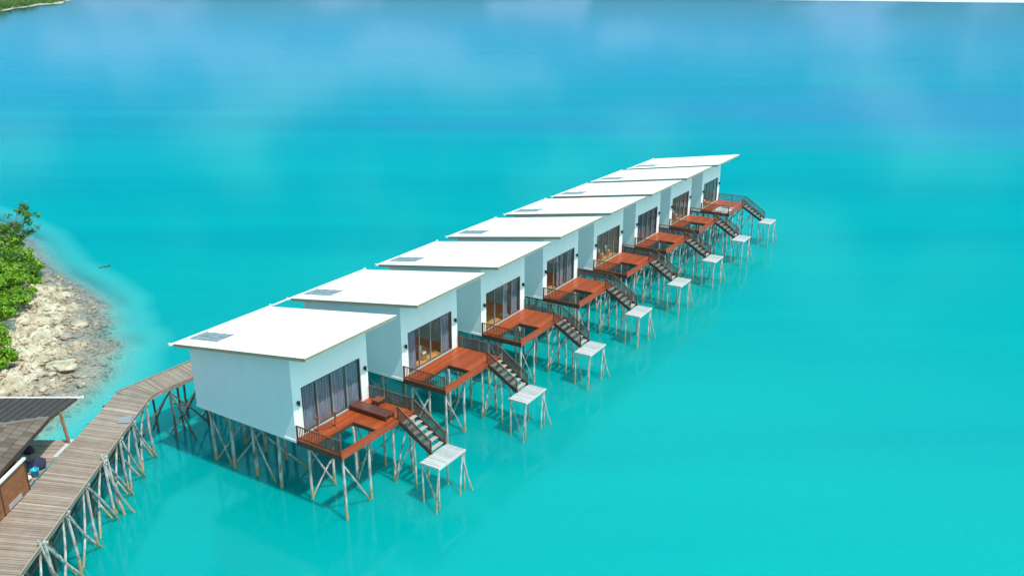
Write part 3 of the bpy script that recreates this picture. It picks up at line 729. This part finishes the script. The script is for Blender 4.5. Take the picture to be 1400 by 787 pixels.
for i, (x, y, t) in enumerate(VP):
    o = villas[i]; o.location = (x, y, 0); o.rotation_euler = (0,0,t)
    tag(o, VL[i], 'villa', 'white overwater villas standing in a row')
    door = [c for c in o.children if c.name.startswith('sliding_door')][0]
    for k, (a, c) in enumerate(CU[i]): curtain(door, a, c, M['curtain_dark'] if i in (5,) else M['curtain'], i*9+k)
    for k, (cx, cy, rz) in enumerate(CH.get(i, [])): armchair(o, cx, cy, rz, CHL[(i, k)])
# the pipe that carries the first gutter on to the second roof
g = MB(); zg = roof_z(RX0)-.05; g.pole((RX0-.1,RY1+.2,zg),(RX0-.1,9.35,zg+.03),.055,.055,8,0,1)
rf = [c for c in villas[0].children if c.name.startswith('roof')][0]; g.build('gutter_pipe', M['gutter'], rf)
# ledge of pale tile under the interiors lit by the sun is the villa floor itself

# white net lying in the farthest deck's opening
def in_villa(i, lx, ly, lz): 
    x, y, t = VP[i]; return (x+lx*math.cos(t)-ly*math.sin(t), y+lx*math.sin(t)+ly*math.cos(t), lz)
nr = empty('rope_net', in_villa(7, 2.12, 1.65, DZ-.1), VP[7][2]); tag(nr, 'white rope net stretched across the opening in the farthest deck', 'net')
b = MB()
for i in range(18):
    u = -.83+1.66*i/17; b.beam((u,-1.48,-.05-.08*(1-(u/.83)**2)),(u,1.48,-.05-.08*(1-(u/.83)**2)),.045,.02)
for i in range(30):
    u = -1.46+2.92*i/29; b.beam((-.83,u,-.03-.06),(.83,u,-.03-.06),.045,.02)
b.build('mesh', M['net'], nr)
b = MB()
for a, c in (((-.84,-1.49,.03),(-.84,1.49,.03)),((.84,-1.49,.03),(.84,1.49,.03)),((-.84,-1.49,.03),(.84,-1.49,.03)),((-.84,1.49,.03),(.84,1.49,.03))): b.pole(a, c, .035,.035,6,0,1)
b.build('border_rope', M['net'], nr)

# ------------------------------------------------------------------ things on the nearest deck
t0 = VP[0][2]
r = empty('daybed', in_villa(0, 1.5, 4.5, DZ), t0); tag(r, 'long low dark wooden daybed on the nearest red deck, beside its opening', 'daybed')
b = MB(); n = 17
for i in range(n):
    x = -1.3+2.6*i/n; b.box(x+.004,x+2.6/n-.004,-.30,.30,.30,.325)
b.build('slatted_top', M['furn'], r)
b = MB(); b.box(-1.38,1.38,-.39,-.305,.25,.33); b.box(-1.38,1.38,.305,.39,.25,.33); b.box(-1.38,-1.305,-.302,.302,.25,.33); b.box(1.305,1.38,-.302,.302,.25,.33)
b.box(-1.3,1.3,-.385,-.36,.09,.13); b.box(-1.3,1.3,.36,.385,.09,.13); b.build('frame', M['furn'], r)
b = MB(); b.box(-1.3,1.3,-.352,-.342,.06,.248); b.build('side_panel', M['furn'], r)
for sx in (-1,1):
    for sy in (-1,1):
        b = MB(); b.box(sx*1.34-.045,sx*1.34+.045,sy*.345-.045,sy*.345+.045,0,.249); b.build('leg', M['furn'], r)
r = empty('bench', in_villa(0, 1.05, 5.62, DZ), t0); tag(r, 'small reddish bench against the railing behind the daybed', 'bench')
b = MB(); b.box(-.28,.28,-.31,.31,.30,.35); b.build('seat', M['bench'], r)
for sx in (-1,1):
    for sy in (-1,1):
        b = MB(); b.box(sx*.22-.03,sx*.22+.03,sy*.25-.03,sy*.25+.03,0,.299); b.build('leg', M['dark'], r)
b = MB(); b.box(-.2,.2,-.02,.02,.12,.16); b.build('stretcher', M['dark'], r)
r = empty('drying_rack', in_villa(0, .62, 1.75, DZ), t0-.35); tag(r, 'red-brown wooden rack on two cross feet in front of the nearest drawn curtains', 'rack')
for sy in (-1,1):
    b = MB(); b.box(-.03,.03,sy*.52-.03,sy*.52+.03,.03,.84); b.build('post', M['rackwood'], r)
    b = MB(); b.box(-.3,.3,sy*.52-.03,sy*.52+.03,0,.028); b.build('foot', M['rackwood'], r)
    b = MB(); b.beam((-.26,sy*.52,.74),(.22,sy*.52,.9),.04,.04); b.beam((-.22,sy*.52,.92),(.2,sy*.52,.66),.035,.035); b.build('arm', M['rackwood'], r)
b = MB(); b.box(-.02,.02,-.488,.488,.80,.835); b.build('top_rail', M['rackwood'], r)
b = MB(); b.box(-.015,.015,-.488,.488,.16,.19); b.box(-.015,.015,-.488,.488,.34,.365); b.box(-.012,.012,-.015,.015,.191,.339); b.build('lower_rail', M['rackwood'], r)

# ------------------------------------------------------------------ boardwalk
bwk = empty('boardwalk', (-22.3, 30, 0)); tag(bwk, 'weathered plank boardwalk on crooked poles, leading from the hut behind the villas', 'boardwalk')
OFF = Vector((22.3, -30, 0)); BZ = DZ-.4
ud = Vector((.5305,.8477,0)); od = Vector((.8477,-.5305,0))
Lp = [Vector(p+(0,)) for p in [(-23.35,14),(-24.0,33.8),(-24.35,44.1),(-24.54,47.3)]]; Rp = [Vector(p+(0,)) for p in [(-20.3,14),(-20.94,29.85),(-21.88,41.55),(-22.22,46.6)]]
def along(P, t):
    Ls = [(b_-a).length for a, b_ in zip(P[:-1], P[1:])]; s = t*sum(Ls)
    for a, b_, l in zip(P[:-1], P[1:], Ls):
        if s <= l or b_ is P[-1]: return a + (b_-a)*min(1, s/l)
        s -= l
b = MB(); rr = random.Random(5)
def plank(A, B, A2, B2):
    dz = rr.uniform(-.012,.012); ex = rr.uniform(-.05,.05); ey = rr.uniform(-.05,.05)
    d = (B-A).normalized(); A = A-d*ex; A2 = A2-d*ex; B = B+d*ey; B2 = B2+d*ey
    z1 = BZ+dz; z2 = BZ+dz+rr.uniform(-.006,.006)
    v = [(A.x,A.y,z1-.04),(B.x,B.y,z2-.04),(B2.x,B2.y,z2-.04),(A2.x,A2.y,z1-.04),(A.x,A.y,z1),(B.x,B.y,z2),(B2.x,B2.y,z2),(A2.x,A2.y,z1)]
    b.add([Vector(q)+OFF for q in v], [(0,3,2,1),(4,5,6,7),(0,1,5,4),(1,2,6,5),(2,3,7,6),(3,0,4,7)])
n = 205
for i in range(n): 
    g_ = .06
    plank(along(Lp,(i+g_)/n), along(Rp,(i+g_)/n), along(Lp,(i+1-g_)/n), along(Rp,(i+1-g_)/n))
A0 = Vector((-24.54,47.36,0)); B0 = Vector((-22.22,46.66,0)); A1 = Vector((-23.5,49.15,0)); B1 = Vector((-21.8,47.55,0))
n = 11
for i in range(n): plank(A0.lerp(A1,(i+.06)/n), B0.lerp(B1,(i+.06)/n), A0.lerp(A1,(i+.94)/n), B0.lerp(B1,(i+.94)/n))
n = 430; st = 65./n
for i in range(n): plank(A1+ud*st*(i+.06), B1+ud*st*(i+.06), A1+ud*st*(i+.94), B1+ud*st*(i+.94))
b.build('planks', M['plank'], bwk)
b = MB()
def edge(P, dz, w_=.07, h_=.12):
    for a, c in zip(P[:-1], P[1:]): b.beam(a+OFF+Vector((0,0,dz)), c+OFF+Vector((0,0,dz)), w_, h_)
edge([p+Vector((0,0,BZ-.12)) for p in Rp]+[B1+Vector((0,0,BZ-.12)), B1+ud*65+Vector((0,0,BZ-.12))], 0, .09, .13)
edge([p+Vector((0,0,BZ-.12)) for p in Lp]+[A1+Vector((0,0,BZ-.12)), A1+ud*65+Vector((0,0,BZ-.12))], 0, .09, .13)
b.build('edge_beam', M['plank'], bwk)
b = MB(); K = [A0, A1, A1+ud*65]
edge([k+Vector((0,0,BZ+.05)) for k in K], 0, .07, .07); edge([p+Vector((.05,0,BZ+.04)) for p in Rp[1:]]+[B1-od*.06+Vector((0,0,BZ+.05)), B1+ud*65-od*.06+Vector((0,0,BZ+.05))], 0, .06, .05)
b.build('kerb_rail', M['plank'], bwk)
def rod(a, c, r0, r1, name, mat, seed, bend=.09):
    p = MB(); p.pole(Vector(a)+OFF, Vector(c)+OFF, r0, r1, 7, bend, 5, seed); p.build(name, mat, bwk)
ysb = [19.9,22.3,24.8,27.4,29.8,32.2,34.6,37.0,39.35,41.75,43.7,46.0]
def xr(y): return float(np.interp(y, [p.y for p in Rp], [p.x for p in Rp]))
for i, y in enumerate(ysb):
    x = xr(y); T_ = (x-.0, y, BZ-.2); F = (x-.05, y+.25, -.0)
    rod((x+.02,y,BZ-.16), (x+.05+rr.uniform(-.1,.1), y+.35, -1.2), .075, .09, 'pile', M['pile'], i)
    if i < len(ysb)-1: rod((x+.1,y+.03,BZ-.25), (xr(ysb[i+1])+.25, ysb[i+1]+.25, -.35), .065, .075, 'brace', M['pile'], 30+i, .14)
    if i: rod((x-.12,y-.1,BZ-.2), (xr(ysb[i-1])-.1, ysb[i-1]+.55, -.35), .055, .065, 'brace', M['pile'], 50+i, .14)
    rod((x-2.35,y,BZ-.18), (x-2.5,y+.1,-1.4), .08, .09, 'pile', M['pile'], 70+i)
    rod((x-2.2,y+.1,BZ-.25), (x-.15,y+.15,.0), .05, .06, 'brace', M['pile'], 90+i)
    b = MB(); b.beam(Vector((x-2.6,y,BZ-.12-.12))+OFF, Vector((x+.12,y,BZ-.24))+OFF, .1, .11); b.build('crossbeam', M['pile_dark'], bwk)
    rod((x-2.3,y+.05,.25), (x-.3,y+.2,BZ-.3), .055, .06, 'shade_brace', M['pile_dark'], 150+i)  # dark inner rods and pile added to deepen the shade under the planks
    if i < len(ysb)-1: rod((x-1.5,y,.9), (xr(ysb[i+1])-1.4,ysb[i+1],1.3), .05, .05, 'shade_ledger', M['pile_dark'], 170+i)
    rod((x-1.2,y+.1,BZ-.2), (x-1.1,y+.3,-1.2), .07, .08, 'pile', M['pile_dark'], 190+i)  # added inner pile, deepens the shade under the planks
    p = MB(); p.lathe([(0,0),(.07,.0),(.075,.1),(.0,.12)],7,tuple(Vector((x+.1,y+.12,BZ-.16))+OFF)); p.build('pole_stub', M['pile'], bwk)
for i, (x, y) in enumerate([(xr(27.4)+.1,27.6),(xr(32.2)+.12,31.9),(xr(39.35)+.12,39.3)]):       # long rods standing proud of the edge
    rod((x-.12,y,BZ+.32), (x+.9,y+.9,-.5), .06, .05, 'long_pole', M['pile'], 130+i, .25)
    rod((x-.02,y+.25,BZ+.1), (x+.35,y+.55,-.5), .075, .08, 'long_pole', M['pile'], 140+i, .15)
for i in range(26):
    c = B1 + ud*(.6+2.5*i)
    for k, (o_, nm) in enumerate(((-.1,'pile'),(-2.1,'pile'))):
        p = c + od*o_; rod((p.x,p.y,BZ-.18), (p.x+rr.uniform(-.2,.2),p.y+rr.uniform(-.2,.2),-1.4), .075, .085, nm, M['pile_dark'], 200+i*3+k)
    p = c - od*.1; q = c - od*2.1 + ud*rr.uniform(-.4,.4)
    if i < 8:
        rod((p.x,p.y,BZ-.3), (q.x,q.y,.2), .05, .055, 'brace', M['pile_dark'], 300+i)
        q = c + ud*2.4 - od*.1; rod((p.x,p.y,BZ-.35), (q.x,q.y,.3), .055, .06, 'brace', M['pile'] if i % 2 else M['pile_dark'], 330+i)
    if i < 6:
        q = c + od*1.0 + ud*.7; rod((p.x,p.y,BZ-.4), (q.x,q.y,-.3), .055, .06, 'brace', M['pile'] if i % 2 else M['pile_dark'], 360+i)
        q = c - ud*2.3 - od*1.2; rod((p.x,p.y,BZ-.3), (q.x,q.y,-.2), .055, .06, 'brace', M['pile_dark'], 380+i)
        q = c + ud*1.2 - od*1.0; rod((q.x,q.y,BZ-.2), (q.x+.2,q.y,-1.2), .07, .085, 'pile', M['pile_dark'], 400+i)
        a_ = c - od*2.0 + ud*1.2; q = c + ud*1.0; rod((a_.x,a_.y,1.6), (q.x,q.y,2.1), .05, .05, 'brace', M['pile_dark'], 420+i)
for i in range(8):                                                             # short links to each back door
    x, y, t = VP[i]; v0 = Vector((x,y,0)); b = MB()
    for k in range(20):
        a0 = -8.3-k*.165
        if (v0+od*a0+ud*3.6 - B1).dot(od) < .03: break
        q = [v0+od*a0+ud*3., v0+od*(a0-.15)+ud*3., v0+od*(a0-.15)+ud*4.2, v0+od*a0+ud*4.2]
        b.slab([((p+OFF).x,(p+OFF).y) for p in q[::-1]], BZ-.03, BZ+.012)
    b.build('link_bridge', M['plank'], bwk)
bt = MB(); bt.slab([(-22.75,43.35),(-22.05,43.4),(-22.15,44.25),(-22.8,44.1)], BZ+.02, BZ+.045)
tag(bt.build('grey_mat', simple('grey_matting', (.30,.30,.33))), 'folded grey mat lying at the edge of the boardwalk by the bend', 'mat')

# ------------------------------------------------------------------ hut with tiled roof
hut = empty('hut', (-26, 34, 0)); tag(hut, 'brown timber hut with grey-brown tiled roof at the edge of the boardwalk', 'hut')
HO = Vector((26,-34,0))
def tile_mat():
    m, nt, b = new_mat('grey_brown_roof_tiles')
    g = N(nt, 'ShaderNodeNewGeometry'); n = noise_tex(nt, coords(nt), 1.3, 5)
    col = ramp(nt, g.outputs['Random Per Island'], [(0,(.10,.065,.05)), (.5,(.145,.10,.078)), (1,(.19,.135,.108))])
    col = mixc(nt, .6, col, ramp(nt, n, [(.3,(.75,.73,.72)), (.7,(1.1,1.1,1.1))]), 'MULTIPLY')
    nt.links.new(col, b.inputs['Base Color']); b.inputs['Roughness'].default_value = .8; return m
M['tile'] = tile_mat()
M['tile_dark'] = simple('dark_brown_roof_sheet', (.062,.042,.035), (.045,.03,.026), 3, (1,1,1), .7, .1)
K_ = Vector((-24.66,40.17,DZ+1.6)); E_ = Vector((-23.2,24.0,DZ+1.6)); 
up1 = Vector((-.995,-.065,0)).normalized()*1.0; rise = .29
def on1(s, t): # s along eave from K to E, t up-slope metres (plan)
    p = K_ + (E_-K_)*s + up1*t; p.z = K_.z + t*rise; return p
# tiles in courses on the slope facing the walkway; its far edge is the slanting hip from K
b = MB(); Lv = (E_-K_).length; cw = .42
for c in range(12):
    t0_ = c*.46; m_ = int(Lv/cw)
    for i in range(m_):
        s0 = (i*cw + t0_*.95)/Lv; s1 = s0 + (cw-.012)/Lv
        if s1 > 1: continue
        p = [on1(s0,t0_-.04), on1(s1,t0_-.04), on1(s1,t0_+.50), on1(s0,t0_+.50)]
        lift = [.05,.05,.0,.0]
        pp = [q+Vector((0,0,l+.03)) for q, l in zip(p, lift)]
        mid0 = (pp[0]+pp[1])/2 + Vector((0,0,.035)); mid1 = (pp[2]+pp[3])/2 + Vector((0,0,.035))
        v = [pp[0]+HO, mid0+HO, pp[1]+HO, pp[2]+HO, mid1+HO, pp[3]+HO, pp[0]+HO-Vector((0,0,.05)), pp[1]+HO-Vector((0,0,.05))]
        b.add(v, [(0,1,4,5),(1,2,3,4),(0,6,7,2,1)])
b.build('roof_tiles', M['tile'], hut, recalc=False)
b = MB()
def under(s, t): return on1(s, t)+HO
ra = under(0,0); rb = under(1,0); rc = under(1,5.6); rd = under(5.3/Lv,5.6)
b.add([ra,rb,rc,rd]+[p-Vector((0,0,.06)) for p in (ra,rb,rc,rd)], [(0,1,2,3),(7,6,5,4),(0,4,5,1),(1,5,6,2),(2,6,7,3),(3,7,4,0)])
roof1 = b.build('roof_slope', M['tile_dark'], hut)
K2 = Vector((-24.78,43.3,DZ+1.25)); Wc = Vector((-28.03,41.7,DZ+2.05)); dW = (Wc-K2); W2 = K2 + dW*2.6
hip = on1(5.3/Lv,5.6)
b = MB(); ps = [K_, K2, W2, hip + Vector((-2.2,-.3,.45)), hip]; n = len(ps); ps = [p+HO+Vector((0,0,.0)) for p in ps]
b.add(ps+[p-Vector((0,0,.07)) for p in ps], [tuple(range(n)), tuple(range(2*n-1,n-1,-1))]+[(i,n+i,n+(i+1)%n,(i+1)%n) for i in range(n)])
b.build('porch_roof', M['tile_dark'], hut)
b = MB()                                                    # standing ribs of the porch sheet
for i in range(1,26):
    t = i/26; a = K2.lerp(W2, t)+HO+Vector((0,0,.02)); e = K_.lerp(hip, min(1,t*1.55))+HO+Vector((0,0,.02)); b.beam(a, e, .03, .04)
b.build('roof_rib', M['tile_dark'], hut)
b = MB(); b.beam(K_+HO+Vector((.0,0,.07)), hip+HO+Vector((0,0,.11)), .2, .07); b.build('hip_cap', simple('grey_hip_cap', (.20,.165,.145)), hut)
b = MB(); b.beam(K2+HO+Vector((.05,0,.05))-dW*.06, W2+HO+Vector((0,0,.03)), .10, .06); b.lathe([(0,0),(.08,0),(.09,.12),(0,.15)],8,tuple(K2+HO-dW*.09)); b.build('gutter', M['gutter'], hut)
b = MB(); b.beam(K_+HO+Vector((.03,0,-.1)), E_+HO+Vector((.03,0,-.1)), .03, .14); b.beam(K_+HO+Vector((.03,.02,-.07)), K2+HO+Vector((.03,0,-.07)), .04, .12); b.build('eave_board', M['dark'], hut)
M['ply'] = simple('brown_plywood', (.30,.115,.045), (.20,.07,.03), 2.2, (1,1,3), .6, .1)
FL = BZ
b = MB(); wx = lambda y: -24.0 + (36.4-y)*.022
for (ya, yb) in ((24.5,27.0),(27.04,29.5),(29.54,31.9),(31.94,34.2),(34.24,36.4)):
    b.slab([((wx(ya)+26),ya-34),((wx(yb)+26),yb-34),((wx(yb)+26-.08),yb-34),((wx(ya)+26-.08),ya-34)], FL+.05, FL+1.72)
w_ = b.build('wall', M['ply'], hut)
for y in (24.46,27.02,29.52,31.92,34.22,36.44):
    b = MB(); b.box(wx(y)+26-.04,wx(y)+26+.035,y-34-.03,y-34+.03,FL+.05,FL+1.72); b.build('wall_batten', M['dark'], w_)
b = MB(); b.beam((wx(24.5)+26+.02,24.5-34,FL+1.78),(wx(36.5)+26+.02,36.5-34,FL+1.78),.16,.09); b.build('top_board', simple('white_board', (.78,.77,.74)), w_)
b = MB(); b.box(wx(35.2)+26+.004,wx(35.2)+26+.03,34.6-34,35.7-34,FL+.08,FL+.34); b.build('vent_panel', simple('grey_vent', (.42,.36,.33)), w_)
b = MB(); b.box(26-31,26-24.2,36.36-34,36.44-34,FL+.05,FL+1.7); b.build('end_wall', M['ply'], hut)
b = MB(); b.pole((26-24.36,41.1-34,FL-.02),(26-24.55,41.15-34,DZ+1.47),.085,.075,8,.02,4,3); b.build('porch_post', simple('rusty_post', (.36,.14,.06), (.2,.09,.05), 6), hut)
b = MB(); rr = random.Random(9); y = 36.5
while y < 41.4:
    b.box(26-29.5,26-24.28+rr.uniform(-.03,.03)-max(0,(y-40.9)*.0),y-34,y-34+.15,FL-.05,FL-.012+rr.uniform(-.01,.01)); y += .162
b.build('porch_floor', M['plank'], hut)
b = MB(); b.box(26-24.5,26-24.27,39.6-34,41.5-34,FL+.0,FL+.03); b.build('threshold_board', M['slat'], hut)
b = MB(); b.box(26-34,26-24.3,24.2-34,36.3-34,FL-.12,FL-.02); b.build('floor', M['plank'], hut)
i = 0
for y in (25,29,33,37,41):
    for x in (-24.6,-27.2,-30):
        b = MB(); b.pole((26+x,y-34,FL-.12),(26+x,y-34,-1),.09,.1,7,.03,3,i); b.build('pile', M['pile_dark'], hut); i += 1
# things under the porch roof
def place(name, x, y, z=FL+.0, rz=0): return empty(name, (x,y,z), rz)
r = place('bucket', -24.42, 37.75); tag(r, 'bright blue plastic bucket on the boardwalk at the hut opening', 'bucket')
M['blue'] = simple('cyan_plastic', (.01,.42,.62), None, 3, (1,1,1), .35, 0); M['navy'] = simple('navy_cloth', (.018,.02,.05), (.03,.035,.08), 5, (1,1,1), .95)
b = MB(); b.lathe([(0,.03),(.15,.03),(.2,.36),(.225,.37),(.225,.40),(.185,.40),(.15,.06),(0,.06)],18); b.build('body', M['blue'], r, smooth=True)
b = MB()
for k in range(10):
    a0 = math.pi*k/10; a1 = math.pi*(k+1)/10; b.beam((0,.22*math.cos(a0),.38+.16*math.sin(a0)),(0,.22*math.cos(a1),.38+.16*math.sin(a1)),.015,.015)
b.build('handle', M['blue'], r)
r = place('basin', -24.62, 37.25); tag(r, 'round white plastic basin beside the blue bucket', 'basin')
b = MB(); b.lathe([(0,.02),(.17,.02),(.25,.17),(.27,.18),(.27,.2),(.235,.19),(.16,.05),(0,.045)],20); b.build('bowl', M['net'], r, smooth=True)
def sack(x, y, s, seed, label, z=FL):
    bm = bmesh.new(); bmesh.ops.create_icosphere(bm, subdivisions=3, radius=1)
    for v in bm.verts:
        q = noise.fractal(v.co*1.4+Vector((seed,0,0)), .8, 2, 3); v.co *= 1+.22*q
        v.co.z = max(v.co.z, -.55); taper = 1-.45*max(0, v.co.z-.2); v.co.x *= taper; v.co.y *= taper
    me = bpy.data.meshes.new('cloth_sack'); bm.to_mesh(me); bm.free(); me.materials.append(M['navy']); me.polygons.foreach_set('use_smooth',[True]*len(me.polygons))
    o = bpy.data.objects.new('cloth_sack', me); COL.objects.link(o); o.scale = (s*.9,s*.9,s); o.location = (x,y,z+.55*s); tag(o, label, 'sack')
sack(-24.7, 38.55, .42, 1.0, 'round navy cloth sack right behind the blue bucket')
sack(-25.35, 38.2, .45, 5.0, 'larger dark cloth sack in the shade of the hut, left of the round one')
sack(-26.0, 40.1, .28, 9.0, 'small dark sack at the far edge of the hut porch')
